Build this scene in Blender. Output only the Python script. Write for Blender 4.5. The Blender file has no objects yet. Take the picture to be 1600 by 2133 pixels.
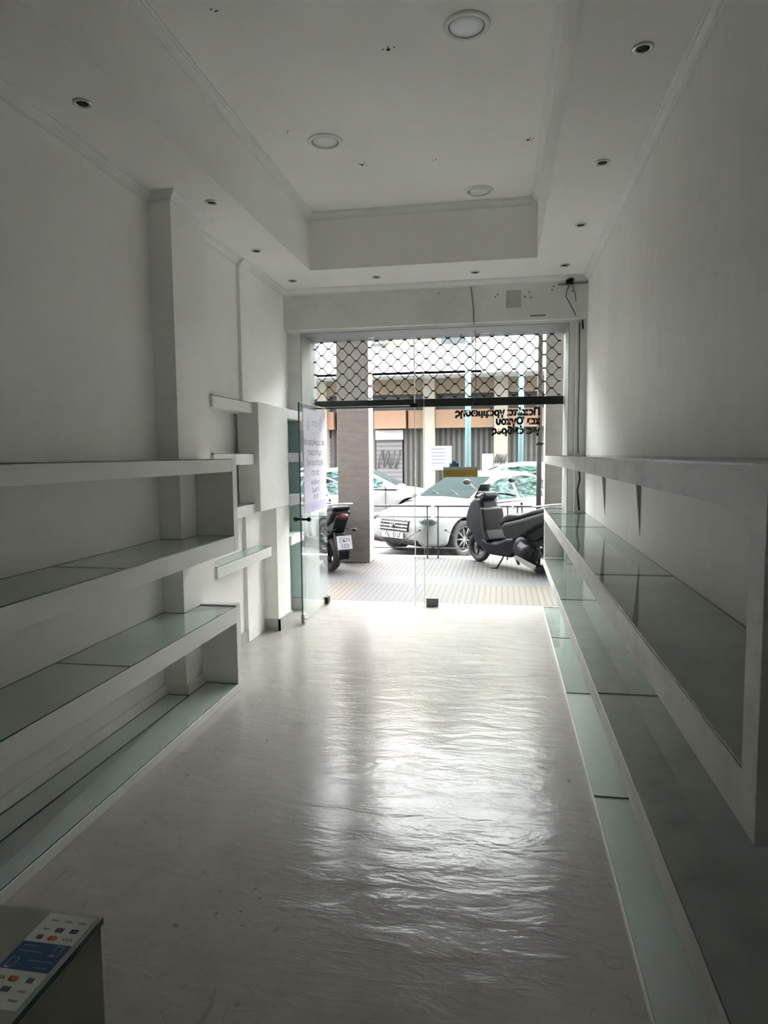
import bpy, bmesh, math, random
from mathutils import Vector, Matrix
random.seed(4)
sc = bpy.context.scene
C = sc.collection
PI = math.pi

# ------------------------------------------------------------------ camera
yaw, pitch, roll, FPX = 0.173347, 0.0847688, -0.00913783, 1406.2
fw = Vector((-math.sin(yaw)*math.cos(pitch), math.cos(yaw)*math.cos(pitch), -math.sin(pitch)))
r0 = fw.cross(Vector((0, 0, 1))).normalized()
u0 = r0.cross(fw)
r1 = r0*math.cos(roll) + u0*math.sin(roll)
u1 = -r0*math.sin(roll) + u0*math.cos(roll)
cam = bpy.data.cameras.new('camera')
cam.sensor_fit = 'HORIZONTAL'
cam.sensor_width = 36.0
cam.lens = FPX*36.0/1600.0
cam.clip_start = 0.02
cam.clip_end = 200
camo = bpy.data.objects.new('camera', cam)
C.objects.link(camo)
M = Matrix.Identity(4)
for i in range(3):
    M[i][0] = r1[i]; M[i][1] = u1[i]; M[i][2] = -fw[i]
M[0][3], M[1][3], M[2][3] = 0, 0, 1.6
camo.matrix_world = M
sc.camera = camo

# ------------------------------------------------------------------ world, light, exposure
w = bpy.data.worlds.new('sky'); sc.world = w
w.use_nodes = True
bg = w.node_tree.nodes['Background']
bg.inputs[0].default_value = (0.97, 0.965, 0.96, 1)
SKY_STRENGTH = 6.5
bg.inputs[1].default_value = SKY_STRENGTH
vs = sc.view_settings
vs.view_transform = 'Standard'
vs.look = 'None'
vs.exposure = 2.28
vs.gamma = 1.0
vs.use_curve_mapping = False
sc.cycles.max_bounces = 14
sc.cycles.diffuse_bounces = 9
sc.cycles.glossy_bounces = 5
sc.cycles.transparent_max_bounces = 24
sc.cycles.use_denoising = True
sc.cycles.caustics_reflective = False
sc.cycles.caustics_refractive = False
sc.cycles.sample_clamp_indirect = 30.0
SUN = False
if SUN:
    sl = bpy.data.lights.new('sun', 'SUN'); sl.energy = 0.8; sl.angle = math.radians(6); sl.color = (1, 0.96, 0.88)
    so = bpy.data.objects.new('sun', sl); C.objects.link(so)
    so.rotation_euler = Vector((-0.55, 0.45, -0.95)).to_track_quat('-Z', 'Y').to_euler()

# ------------------------------------------------------------------ material helpers
MATS = {}
class NT:
    def __init__(s, name):
        s.m = bpy.data.materials.new(name); s.m.use_nodes = True
        s.t = s.m.node_tree; s.p = s.t.nodes['Principled BSDF']; s.out = s.t.nodes['Material Output']
    def n(s, typ, **kw):
        x = s.t.nodes.new(typ)
        for k, v in kw.items(): setattr(x, k, v)
        return x
    def l(s, a, b): s.t.links.new(a, b)
    def setin(s, sock, v):
        if isinstance(v, bpy.types.NodeSocket): s.l(v, sock)
        else: sock.default_value = v
    def math(s, op, a, b=0.0, c=0.0):
        x = s.n('ShaderNodeMath', operation=op)
        s.setin(x.inputs[0], a); s.setin(x.inputs[1], b); s.setin(x.inputs[2], c)
        return x.outputs[0]
    def mix(s, f, a, b):
        x = s.n('ShaderNodeMix', data_type='RGBA')
        s.setin(x.inputs[0], f); s.setin(x.inputs[6], a); s.setin(x.inputs[7], b)
        return x.outputs[2]
    def pos(s):
        g = s.n('ShaderNodeNewGeometry'); return g.outputs['Position']
    def objc(s): return s.n('ShaderNodeTexCoord').outputs['Object']
    def xyz(s, v):
        x = s.n('ShaderNodeSeparateXYZ'); s.l(v, x.inputs[0]); return x.outputs
    def scale(s, v, sc3, loc=(0, 0, 0)):
        x = s.n('ShaderNodeMapping'); s.l(v, x.inputs[0]); x.inputs['Scale'].default_value = sc3; x.inputs['Location'].default_value = loc
        return x.outputs[0]
    def noise(s, v, scale=5, detail=4, rough=0.55, dist=0.0):
        x = s.n('ShaderNodeTexNoise'); s.l(v, x.inputs['Vector']); x.inputs['Scale'].default_value = scale
        x.inputs['Detail'].default_value = detail; x.inputs['Roughness'].default_value = rough; x.inputs['Distortion'].default_value = dist
        return x.outputs['Fac']
    def ramp(s, f, stops, interp='LINEAR'):
        x = s.n('ShaderNodeValToRGB'); s.l(f, x.inputs[0]); cr = x.color_ramp; cr.interpolation = interp
        while len(cr.elements) < len(stops): cr.elements.new(0.5)
        for e, (p, c) in zip(cr.elements, stops):
            e.position = p; e.color = c if len(c) == 4 else (*c, 1)
        return x.outputs[0]
    def bump(s, h, strength=0.2, dist=0.01):
        x = s.n('ShaderNodeBump'); x.inputs['Strength'].default_value = strength; x.inputs['Distance'].default_value = dist
        s.l(h, x.inputs['Height']); s.l(x.outputs[0], s.p.inputs['Normal']); return x.outputs[0]

def flat(name, col, rough=0.5, metal=0.0, var=0.06, scale=8, spec=0.5, coat=0.0):
    """a plain surface with a little procedural variation of tone"""
    if name in MATS: return MATS[name]
    k = NT(name)
    f = k.noise(k.objc(), scale, 3)
    a = tuple(max(0, c*(1-var)) for c in col); b = tuple(min(1, c*(1+var)) for c in col)
    k.l(k.ramp(f, [(0.3, a), (0.7, b)]), k.p.inputs['Base Color'])
    k.p.inputs['Roughness'].default_value = rough; k.p.inputs['Metallic'].default_value = metal
    k.p.inputs['Specular IOR Level'].default_value = spec
    k.p.inputs['Coat Weight'].default_value = coat; k.p.inputs['Coat Roughness'].default_value = 0.05
    MATS[name] = k.m
    return k.m

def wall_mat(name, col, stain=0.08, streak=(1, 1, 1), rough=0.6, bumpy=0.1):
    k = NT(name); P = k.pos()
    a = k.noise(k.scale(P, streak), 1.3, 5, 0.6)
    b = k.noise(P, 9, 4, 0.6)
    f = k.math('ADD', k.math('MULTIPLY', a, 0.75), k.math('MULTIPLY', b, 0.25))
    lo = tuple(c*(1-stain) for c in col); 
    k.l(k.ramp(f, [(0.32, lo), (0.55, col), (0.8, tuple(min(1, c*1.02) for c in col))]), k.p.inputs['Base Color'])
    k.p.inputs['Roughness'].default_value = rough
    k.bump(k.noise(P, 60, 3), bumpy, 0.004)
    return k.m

def glass_mat(name, tint, fres=0.06, rough=0.0, ior=1.5):
    """thin clear pane: tinted straight-through light plus a mirror reflection that grows at grazing angles"""
    k = NT(name); k.t.nodes.remove(k.p)
    fr = k.n('ShaderNodeFresnel'); fr.inputs[0].default_value = ior
    # both faces of a pane see the same fresnel: use the absolute facing so the inner face does not go fully mirror
    lw = k.n('ShaderNodeLayerWeight'); lw.inputs[0].default_value = 0.5
    f5 = k.math('POWER', lw.outputs['Facing'], 4.0)
    f = k.math('MULTIPLY_ADD', f5, 0.75, fres)
    f = k.math('MINIMUM', f, 0.9)
    tr = k.n('ShaderNodeBsdfTransparent'); tr.inputs[0].default_value = (*tint, 1)
    gl = k.n('ShaderNodeBsdfGlossy'); gl.inputs['Roughness'].default_value = rough; gl.inputs[0].default_value = (0.92, 0.97, 0.95, 1)
    mx = k.n('ShaderNodeMixShader'); k.l(f, mx.inputs[0]); k.l(tr.outputs[0], mx.inputs[1]); k.l(gl.outputs[0], mx.inputs[2])
    k.l(mx.outputs[0], k.out.inputs[0])
    return k.m

WALL = wall_mat('white_wall_paint', (0.91, 0.907, 0.89), 0.05)
WALLR = wall_mat('scuffed_wall_paint', (0.90, 0.897, 0.88), 0.10, (1, 1, 0.35))
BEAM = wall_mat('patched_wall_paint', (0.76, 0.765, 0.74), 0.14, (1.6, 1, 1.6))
CEIL = wall_mat('ceiling_paint', (0.91, 0.907, 0.89), 0.04)
TRIM = flat('moulding_paint', (0.82, 0.83, 0.81), 0.5, var=0.03)
SHELF = wall_mat('shelf_paint', (0.80, 0.81, 0.79), 0.06, rough=0.5)
SHELFR = wall_mat('worn_shelf_paint', (0.72, 0.72, 0.70), 0.28, (2.5, 2.0, 5), rough=0.5)
SKIRT = flat('skirting_tile', (0.36, 0.37, 0.36), 0.3, var=0.08)
GLASS = glass_mat('clear_glass', (0.955, 0.98, 0.97), 0.03)
SHGLASS = glass_mat('shelf_glass', (0.928, 0.964, 0.948), 0.05)
GEDGE = flat('glass_edge', (0.03, 0.09, 0.075), 0.25, var=0.1)
GEDGEL = flat('glass_edge_light', (0.55, 0.72, 0.66), 0.3, var=0.1)
BLACK = flat('black_plastic', (0.02, 0.02, 0.022), 0.45, var=0.1)
DARKM = flat('dark_metal', (0.014, 0.013, 0.012), 0.6, 0.0, var=0.15, spec=0.2)
STEEL = flat('brushed_steel', (0.55, 0.55, 0.54), 0.28, 0.9)
CHROME = flat('chrome', (0.8, 0.8, 0.8), 0.12, 1.0, var=0.02)
VOID = flat('dark_hole', (0.02, 0.02, 0.018), 0.9)
WHITE = flat('white_plastic', (0.40, 0.41, 0.41), 0.4, var=0.02)

# floor: glossy pale resin with dull scratches and scuffs
def floor_mat():
    k = NT('glossy_resin_floor'); P = k.pos()
    big = k.noise(P, 0.9, 5, 0.6)
    fine = k.noise(P, 7, 6, 0.65)
    base = k.ramp(k.math('ADD', k.math('MULTIPLY', big, 0.6), k.math('MULTIPLY', fine, 0.4)),
                  [(0.3, (0.33, 0.305, 0.285)), (0.52, (0.40, 0.378, 0.358)), (0.75, (0.45, 0.428, 0.41))])
    # thin scratches
    def scratch(sx, sy, off, th):
        v = k.n('ShaderNodeTexVoronoi', feature='DISTANCE_TO_EDGE'); wn = k.n('ShaderNodeTexNoise'); k.l(P, wn.inputs['Vector']); wn.inputs['Scale'].default_value = 1.9; va = k.n('ShaderNodeVectorMath', operation='MULTIPLY_ADD'); k.l(wn.outputs['Color'], va.inputs[0]); va.inputs[1].default_value = (1.6, 1.6, 0); k.l(P, va.inputs[2]); k.l(k.scale(va.outputs[0], (sx, sy, 1), off), v.inputs['Vector']); v.inputs['Scale'].default_value = 1.0
        ln = k.math('LESS_THAN', v.outputs['Distance'], th)
        msk = k.math('GREATER_THAN', k.noise(k.scale(P, (1, 1, 1), off), 4.3, 2), 0.60)
        return k.math('MULTIPLY', ln, msk)
    s1 = scratch(2.1, 5.2, (3, 1, 0), 0.006); s2 = scratch(6.1, 2.2, (8, 4, 0), 0.008); s3 = scratch(3.5, 3.1, (1, 9, 0), 0.006)
    s = k.math('MINIMUM', k.math('ADD', k.math('ADD', s1, s2), s3), 1.0)
    spot = k.ramp(k.noise(P, 26, 2, 0.4), [(0.68, (0, 0, 0)), (0.72, (1, 1, 1))])
    dm = k.ramp(k.noise(P, 1.7, 2), [(0.52, (0, 0, 0)), (0.6, (1, 1, 1))])
    sp = k.math('MULTIPLY', spot, dm)
    c1 = k.mix(k.math('MULTIPLY', s, 0.32), base, (0.22, 0.21, 0.20, 1))
    c2 = k.mix(k.math('MULTIPLY', sp, 0.7), c1, (0.2, 0.19, 0.18, 1))
    k.l(c2, k.p.inputs['Base Color'])
    k.l(k.math('MULTIPLY_ADD', k.noise(P, 3.1, 5, 0.6), 0.22, 0.06), k.p.inputs['Roughness'])
    k.p.inputs['Specular IOR Level'].default_value = 0.2
    wv = k.noise(k.scale(P, (3.2, 9.0, 1)), 1.0, 4, 0.55, 0.5)
    wv2 = k.noise(k.scale(P, (1, 1.8, 1)), 22, 4, 0.65)
    h = k.math('ADD', k.math('ADD', wv, k.math('MULTIPLY', wv2, 0.16)), k.math('MULTIPLY', s, -0.3))
    k.bump(h, 0.45, 0.012)
    return k.m
FLOOR = floor_mat()

# ------------------------------------------------------------------ mesh helpers
class B:
    def __init__(s): s.bm = bmesh.new()
    def poly(s, pts, mi=0):
        vs_ = [s.bm.verts.new(p) for p in pts]
        f = s.bm.faces.new(vs_); f.material_index = mi; return f
    def box(s, x0, x1, y0, y1, z0, z1, mi=0, side=None):
        v = [s.bm.verts.new(p) for p in ((x0,y0,z0),(x1,y0,z0),(x1,y1,z0),(x0,y1,z0),(x0,y0,z1),(x1,y0,z1),(x1,y1,z1),(x0,y1,z1))]
        fs = [(0,3,2,1),(4,5,6,7),(0,1,5,4),(1,2,6,5),(2,3,7,6),(3,0,4,7)]
        for i, q in enumerate(fs):
            f = s.bm.faces.new([v[j] for j in q]); f.material_index = (side if (side is not None and i > 1) else mi)
        return v
    def prism(s, pts, z0, z1, mi=0, side=None):
        a = [s.bm.verts.new((x, y, z0)) for x, y in pts]; b = [s.bm.verts.new((x, y, z1)) for x, y in pts]
        n = len(pts)
        s.bm.faces.new(a[::-1]).material_index = mi; s.bm.faces.new(b).material_index = mi
        for i in range(n):
            f = s.bm.faces.new((a[i], a[(i+1) % n], b[(i+1) % n], b[i])); f.material_index = mi if side is None else side
    def prismy(s, pts, y0, y1, mi=0, taper=1.0):
        """(x,z) outline given thickness along y"""
        cx = sum(p[0] for p in pts)/len(pts); cz = sum(p[1] for p in pts)/len(pts)
        a = [s.bm.verts.new((x, y0, z)) for x, z in pts]; b = [s.bm.verts.new((x, y1, z)) for x, z in pts]
        n = len(pts)
        s.bm.faces.new(a).material_index = mi; s.bm.faces.new(b[::-1]).material_index = mi
        for i in range(n):
            s.bm.faces.new((a[i], b[i], b[(i+1) % n], a[(i+1) % n])).material_index = mi
    def tube(s, pts, r, seg=8, mi=0, cap=True):
        pts = [Vector(p) for p in pts]
        rings = []
        up = None
        for i, p in enumerate(pts):
            d = (pts[min(i+1, len(pts)-1)] - pts[max(i-1, 0)]).normalized()
            if up is None:
                up = Vector((0, 0, 1)) if abs(d.z) < 0.9 else Vector((1, 0, 0))
            a = d.cross(up).normalized(); b = a.cross(d).normalized(); up = b
            rr = r[i] if isinstance(r, (list, tuple)) else r
            rings.append([s.bm.verts.new(p + a*rr*math.cos(2*PI*j/seg) + b*rr*math.sin(2*PI*j/seg)) for j in range(seg)])
        for q, t in zip(rings, rings[1:]):
            for j in range(seg):
                f = s.bm.faces.new((q[j], q[(j+1) % seg], t[(j+1) % seg], t[j])); f.material_index = mi; f.smooth = True
        if cap:
            s.bm.faces.new(rings[0]).material_index = mi; s.bm.faces.new(rings[-1][::-1]).material_index = mi
    def lathe(s, prof, c=(0, 0, 0), axis='z', seg=32, mi=0, close=False):
        """prof: (radius, height) pairs"""
        rings = []
        for r, h in prof:
            ring = []
            for j in range(seg):
                a = 2*PI*j/seg; x, y = r*math.cos(a), r*math.sin(a)
                p = (x, y, h) if axis == 'z' else ((x, h, y) if axis == 'y' else (h, x, y))
                ring.append(s.bm.verts.new((c[0]+p[0], c[1]+p[1], c[2]+p[2])))
            rings.append(ring)
        pr = list(zip(rings, rings[1:]))
        if close: pr.append((rings[-1], rings[0]))
        for q, t in pr:
            for j in range(seg):
                f = s.bm.faces.new((q[j], q[(j+1) % seg], t[(j+1) % seg], t[j])); f.material_index = mi; f.smooth = True
        if not close:
            s.bm.faces.new(rings[0]).material_index = mi; s.bm.faces.new(rings[-1][::-1]).material_index = mi
    def ball(s, c, r, sc3=(1, 1, 1), seg=14, mi=0):
        res = bmesh.ops.create_uvsphere(s.bm, u_segments=seg, v_segments=seg//2+2, radius=r)
        for v in res['verts']:
            v.co = Vector((c[0]+v.co.x*sc3[0], c[1]+v.co.y*sc3[1], c[2]+v.co.z*sc3[2]))
            for f in v.link_faces: f.smooth = True; f.material_index = mi
    def put(s, name, mats, parent=None, bevel=0, bseg=2, sub=0, smooth=False, **tags):
        bmesh.ops.remove_doubles(s.bm, verts=s.bm.verts, dist=1e-6)
        bmesh.ops.recalc_face_normals(s.bm, faces=s.bm.faces)
        if smooth:
            for f in s.bm.faces: f.smooth = True
        me = bpy.data.meshes.new(name); s.bm.to_mesh(me); s.bm.free()
        for m in (mats if isinstance(mats, (list, tuple)) else [mats]): me.materials.append(m)
        o = bpy.data.objects.new(name, me); C.objects.link(o)
        if parent: o.parent = parent
        if bevel:
            md = o.modifiers.new('bevel', 'BEVEL'); md.width = bevel; md.segments = bseg; md.limit_method = 'ANGLE'; md.angle_limit = math.radians(35)
        if sub:
            md = o.modifiers.new('sub', 'SUBSURF'); md.levels = sub; md.render_levels = sub
        tag(o, **tags)
        return o

def tag(o, label=None, category=None, group=None, kind=None):
    if label: o['label'] = label
    if category: o['category'] = category
    if group: o['group'] = group
    if kind: o['kind'] = kind
def thing(name, label, cat, loc=(0, 0, 0), rz=0, group=None):
    o = bpy.data.objects.new(name, None); C.objects.link(o); o.location = loc; o.rotation_euler = (0, 0, rz)
    o.empty_display_size = 0.1
    tag(o, label, cat, group); return o
def child(o, parent_loc):
    return o
def copy_tree(o, parent=None):
    c = o.copy(); C.objects.link(c); c.parent = parent
    if parent is None: pass
    for ch in list(o.children): copy_tree(ch, c)
    return c
def text(s, name, mat, parent, loc, rot, size, extr=0.0004, align='LEFT', sx=1.0, bold=0.0, **tags):
    cu = bpy.data.curves.new(name, 'FONT'); cu.body = s; cu.size = size; cu.extrude = extr; cu.align_x = align
    cu.materials.append(mat)
    cu.resolution_u = 3; cu.offset = bold
    o = bpy.data.objects.new(name, cu); C.objects.link(o); o.location = loc; o.rotation_euler = rot; o.scale = (sx, 1, 1)
    if parent: o.parent = parent
    bpy.context.view_layer.update()
    me = bpy.data.meshes.new_from_object(o.evaluated_get(bpy.context.evaluated_depsgraph_get()))
    m = bpy.data.objects.new(name, me); C.objects.link(m)
    m.location = o.location; m.rotation_euler = o.rotation_euler; m.scale = o.scale; m.parent = parent
    bpy.data.objects.remove(o, do_unlink=True)
    m.name = name
    tag(m, **tags)
    return m

# ================================================================== THE ROOM
XL, XR = -2.17, 0.77          # side walls
ZC, ZT = 3.22, 3.70          # low ceiling, raised ceiling
YH, YG, YB = 6.55, 7.0, -2.2  # header face, glass line, wall behind the camera
TX0, TX1, TY1, TY0 = -1.68, 0.28, 5.90, -1.2

b = B(); b.box(XL-0.2, XR+0.2, YB-0.2, 7.12, -0.14, 0.0)
floor = b.put('floor', FLOOR, kind='structure', label='glossy pale grey resin floor with scuffs and scratches')
b = B()
b.box(XL-0.2, TX0, YB, YH+0.02, ZC, ZC+0.08); b.box(TX1, XR+0.2, YB, YH+0.02, ZC, ZC+0.08)
b.box(TX0, TX1, TY1, YH+0.02, ZC, ZC+0.08); b.box(TX0, TX1, YB, TY0, ZC, ZC+0.08)
b.box(TX0-0.05, TX0, TY0, TY1, ZC+0.08, ZT); b.box(TX1, TX1+0.05, TY0, TY1, ZC+0.08, ZT)
b.box(TX0-0.05, TX1+0.05, TY1, TY1+0.05, ZC+0.08, ZT); b.box(TX0-0.05, TX1+0.05, TY0-0.05, TY0, ZC+0.08, ZT)
b.box(TX0-0.05, TX1+0.05, TY0-0.05, TY1+0.05, ZT, ZT+0.08)
ceiling = b.put('ceiling', CEIL, kind='structure', label='white plasterboard ceiling with a raised rectangular recess')
b = B(); b.box(XL-0.2, XL, YB, 7.12, 0, 4.0)
b.box(XL, XL+0.03, 5.42, 6.65, 0.0, ZC)
b.put('wall_left', WALL, kind='structure')
b = B(); b.box(XR, XR+0.2, YB, 7.12, 0, 4.0); b.put('wall_right', WALLR, kind='structure')
b = B(); b.box(XL-0.2, XR+0.2, YB-0.2, YB, 0, 4.0); b.put('wall_back', WALL, kind='structure')
# shop-front wall: header box of the roller shutter, and both jambs
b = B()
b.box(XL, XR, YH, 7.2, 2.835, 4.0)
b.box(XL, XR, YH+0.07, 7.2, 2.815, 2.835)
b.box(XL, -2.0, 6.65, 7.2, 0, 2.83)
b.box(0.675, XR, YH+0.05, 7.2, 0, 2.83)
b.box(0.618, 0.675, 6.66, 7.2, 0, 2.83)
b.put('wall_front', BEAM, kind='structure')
# pillar on the left wall
b = B(); b.box(XL, -2.02, 4.01, 4.50, 0, ZC); b.put('pillar', WALL, kind='structure', label='white square pillar standing out of the left wall')
# short pier beside the glass door
b = B(); b.box(XL, -2.01, 5.83, 6.19, 0, 1.14); b.put('pier', WALL, kind='structure', label='low white pier under the boxed panel near the door')

def sweep(path, prof, name, mat=TRIM, closed=False):
    """axis-aligned path of (x,y), inward normal to the left of travel; prof = (offset, z)"""
    b = B(); n = len(path); rings = []
    for i in range(n):
        p = Vector(path[i])
        if closed: a, c = Vector(path[i-1]), Vector(path[(i+1) % n])
        else: a, c = (Vector(path[i-1]) if i else None), (Vector(path[i+1]) if i < n-1 else None)
        ns = []
        if a is not None: d = (p-a).normalized(); ns.append(Vector((-d.y, d.x)))
        if c is not None: d = (c-p).normalized(); ns.append(Vector((-d.y, d.x)))
        if len(ns) == 2:
            m = ns[0]+ns[1]; m = m/(1+ns[0].dot(ns[1])) if (1+ns[0].dot(ns[1])) > 1e-3 else ns[0]
        else: m = ns[0]
        rings.append([b.bm.verts.new((p.x+m.x*o, p.y+m.y*o, z)) for o, z in prof])
    k = len(prof)
    prs = list(zip(rings, rings[1:])) + ([(rings[-1], rings[0])] if closed else [])
    for q, t in prs:
        for j in range(k): b.bm.faces.new((q[j], q[(j+1) % k], t[(j+1) % k], t[j]))
    if not closed: b.bm.faces.new(rings[0]); b.bm.faces.new(rings[-1][::-1])
    return b.put(name, mat, kind='structure')
def cove(z, h=0.055, d=0.05):
    return [(0, z), (d, z), (d, z-0.010), (d*0.78, z-0.014), (d*0.70, z-0.022), (d*0.35, z-h*0.62), (d*0.25, z-h*0.78), (d*0.10, z-h*0.82), (d*0.10, z-h), (0, z-h)]
# right side moves towards the camera... path travels with the room on its left
sweep([(XR, YB), (XR, YH), (XL+0.03, YH), (XL+0.03, 5.42)], cove(ZC), 'trim_1')
sweep([(XL, 5.415), (XL, 4.50), (-2.02, 4.50), (-2.02, 4.01), (XL, 4.01), (XL, YB)], cove(ZC), 'trim_2')
sweep([(TX1, TY0), (TX1, TY1), (TX0, TY1), (TX0, TY0)], cove(ZT, 0.06, 0.05), 'trim_3', closed=True)

# skirting along the left wall
b = B(); b.box(XL, -2.145, 4.52, 5.83, 0, 0.105); b.box(XL, -2.012+0.02, 5.81, 5.828, 0, 0.105)
b.box(-2.01, -1.992, 5.81, 6.20, 0, 0.105); b.box(XL, -2.01, 6.632, 6.648, 0, 0.13)
b.put('baseboard_left', SKIRT, kind='structure')

# ------------------------------------------------------------------ ceiling fittings
for i, (x, y, s_) in enumerate([(-0.184, 3.53, 1.0), (-1.183, 4.59, 1.0), (-0.194, 5.656, 1.0)]):
    lab = ['round recessed ceiling light with bright white diffuser, nearest of the three in the raised ceiling',
           'round recessed ceiling light left in the raised ceiling, with a grey gap round its disc',
           'round recessed ceiling light farthest away, beside the far end of the raised ceiling'][i]
    t = thing('ceiling_light', lab, 'ceiling light', (x, y, ZT), 0, 'large round lights in the raised ceiling')
    b = B(); b.lathe([(0.088, -0.002), (0.090, -0.010), (0.110, -0.012), (0.116, -0.006), (0.117, 0.002)], close=True, seg=48)
    b.put('frame', TRIM, t)
    b = B(); b.lathe([(0.0885, -0.0030), (0.084, -0.0065), (0.0835, -0.0030)], close=True, seg=48); b.put('gap_ring', flat('grey_gap', (0.25, 0.25, 0.25), 0.6), t)
    b = B(); b.lathe([(0.084, -0.002), (0.082, -0.008), (0.05, -0.010)], seg=48)
    b.put('diffuser', flat('diffuser_bright' if i == 0 else 'diffuser_dull', (0.93, 0.96, 1.0) if i == 0 else (0.80, 0.81, 0.79), 0.25, var=0.01), t)

spots = [(-1.906, 2.96, 'recessed spotlight in the left ceiling border, nearest on that side'),
         (-1.842, 4.217, 'recessed spotlight in the left ceiling border beside the square pillar'),
         (-1.927, 5.25, 'recessed spotlight in the left ceiling border above the small wall shelves'),
         (-1.928, 6.20, 'recessed spotlight in the far left corner of the ceiling'),
         (-1.142, 6.23, 'recessed spotlight in the far ceiling border, left of the hanging wire'),
         (-0.246, 6.25, 'recessed spotlight in the far ceiling border, just right of the hanging wire'),
         (0.526, 6.18, 'recessed spotlight in the far right corner beside the black wire bundle'),
         (0.543, 5.134, 'recessed spotlight in the right ceiling border, second from the far corner'),
         (0.544, 4.085, 'recessed spotlight in the right ceiling border, second from the camera'),
         (0.549, 3.00, 'recessed spotlight in the right ceiling border, nearest on that side')]
sp0 = None
for x, y, lab in spots:
    if sp0 is None:
        sp0 = thing('spotlight', lab, 'spotlight', (x, y, ZC), 0, 'small recessed spotlights round the ceiling border')
        b = B(); b.lathe([(0.026, 0.0), (0.028, -0.006), (0.040, -0.006), (0.043, 0.001)], close=True, seg=28); b.put('rim', STEEL, sp0)
        b = B(); b.lathe([(0.0275, -0.0012), (0.027, -0.0035), (0.010, -0.0040)], seg=28); b.put('lamp', VOID, sp0)
        t = sp0
    else:
        t = copy_tree(sp0); t.location = (x, y, ZC)
    t['label'] = lab
# old screw holes in the raised ceiling
holes = [((-1.489, 3.479), 3), ((-0.65, 3.993), 4), ((0.175, 5.278), 4), ((-1.508, 4.808), 2), ((-1.109, 5.462), 4), ((-0.523, 5.479), 2)]
b = B()
kz = (ZT-1.6)/2.2941
for (x, y), n in holes:
    for j in range(n):
        a = random.random()*6.28; d = 0.0 if j == 0 else 0.025+0.015*random.random()
        r = 0.011 if (j == 0 and n > 3) else 0.0045
        b.lathe([(r*0.98, 0.002), (r, -0.0015), (r*0.4, -0.002)], (x*kz+math.cos(a)*d, y*kz+math.sin(a)*d*0.8, ZT), seg=10)
o = b.put('screw_holes', VOID, ceiling)

# ================================================================== LEFT SHELF UNIT
def sheet(parent, pts, z, name='glass_sheet', th=0.006):
    b = B(); b.prism(pts, z, z+th, 0, 1); return b.put(name, [SHGLASS, GEDGE], parent)
LX = -1.76
NY = 0.95
def notch(x0, y0, y1, front=LX, e=0.0):
    """board outline that goes round the pillar"""
    return [(x0, y0), (front, y0), (front, y1), (-2.02+e, y1), (-2.02+e, 4.01-e), (x0, 4.01-e)]
t = thing('shelf_unit', 'long white built-in shelf unit with glass-topped boards along the left wall', 'shelf unit', (0, 0, 0))
for i, (z0, z1) in enumerate([(1.497, 1.583), (0.965, 1.072), (0.478, 0.592)]):
    b = B(); b.prism(notch(XL+0.001, NY, 4.24 if i != 5 else 4.31, e=0.001), z0, z1-0.006); b.put('shelf', SHELF, t, bevel=0.002)
b = B(); b.prism(notch(XL+0.001, NY, 4.24, e=0.001), 0.001, 0.052); b.put('plinth', SHELF, t, bevel=0.002)
b = B(); b.box(-2.018, LX, 4.24, 4.312, 0.965, 1.583); b.put('end_panel', SHELF, t, bevel=0.002)
b = B(); b.box(-2.018, LX, 4.24, 4.312, 0.001, 0.600); b.put('end_panel', SHELF, t, bevel=0.002)
e = 0.002
for z in (1.577, 1.066, 0.586):
    segs = [(NY+0.01, 2.93), (2.933, 4.236)]
    for y0, y1 in segs:
        if y1 > 4.0: sheet(t, notch(XL+0.004, y0, y1, LX-0.004, e), z)
        else: sheet(t, [(XL+0.004, y0), (LX-0.004, y0), (LX-0.004, y1), (XL+0.004, y1)], z)
sheet(t, [(-1.988, NY+0.01), (LX-0.004, NY+0.01), (LX-0.004, 4.236), (-1.988, 4.236)], 0.052)
sheet(t, [(-2.14, NY+0.01), (-1.991, NY+0.01), (-1.991, 3.98), (-2.14, 3.98)], 0.052)
b = B()
b.prism([(XL+0.001, NY), (-2.145, NY), (-2.145, 3.985), (-1.995, 3.985), (-1.995, 4.238), (-2.018, 4.238), (-2.018, 4.008), (XL+0.001, 4.008)], 0.053, 0.115)
b.put('back_skirting', TRIM, t, bevel=0.003)

# small shelves between the pillar and the boxed panel
ws = [(2.030, 1.945, 4.502, 5.277, 'white wall shelf at the very top beside the boxed panel', True),
      (1.620, 1.530, 4.502, 5.277, 'white wall shelf just above the end of the long left unit', True),
      (1.212, 1.118, 4.502, 5.277, 'white wall shelf just below the bottom edge of the boxed panel', True),
      (0.808, 0.720, 4.502, 5.650, 'white glass-topped wall shelf lowest of those beside the pillar, ending free', True)]
for z1, z0, y0, y1, lab, g in ws:
    t = thing('wall_shelf', lab, 'shelf', (0, 0, 0), 0, 'short wall shelves beyond the pillar')
    y1b = min(y1, 5.415)
    b = B()
    if y1 > 5.42: b.prism([(XL+0.001, y0), (-2.0, y0), (-2.0, y1), (XL+0.032, y1), (XL+0.032, 5.417), (XL+0.001, 5.417)], z0, z1-0.005)
    else: b.box(XL+0.001, -2.0, y0, y1, z0, z1-0.005)
    b.put('shelf', SHELF, t, bevel=0.003)
    sheet(t, [(XL+0.034, y0+0.003), (-2.004, y0+0.003), (-2.004, y1-0.003), (XL+0.034, y1-0.003)], z1-0.005, th=0.005)
t = thing('boxed_panel', 'tall white boxed panel on the left wall near the glass door', 'panel', (0, 0, 0))
b = B(); b.box(XL+0.032, -1.955, 5.28, 5.655, 1.141, 2.035); b.put('box', SHELF, t, bevel=0.003)
b = B(); b.box(XL+0.032, -1.965, 5.659, 6.07, 1.141, 2.035); b.put('side_box', SHELF, t, bevel=0.003)
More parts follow.
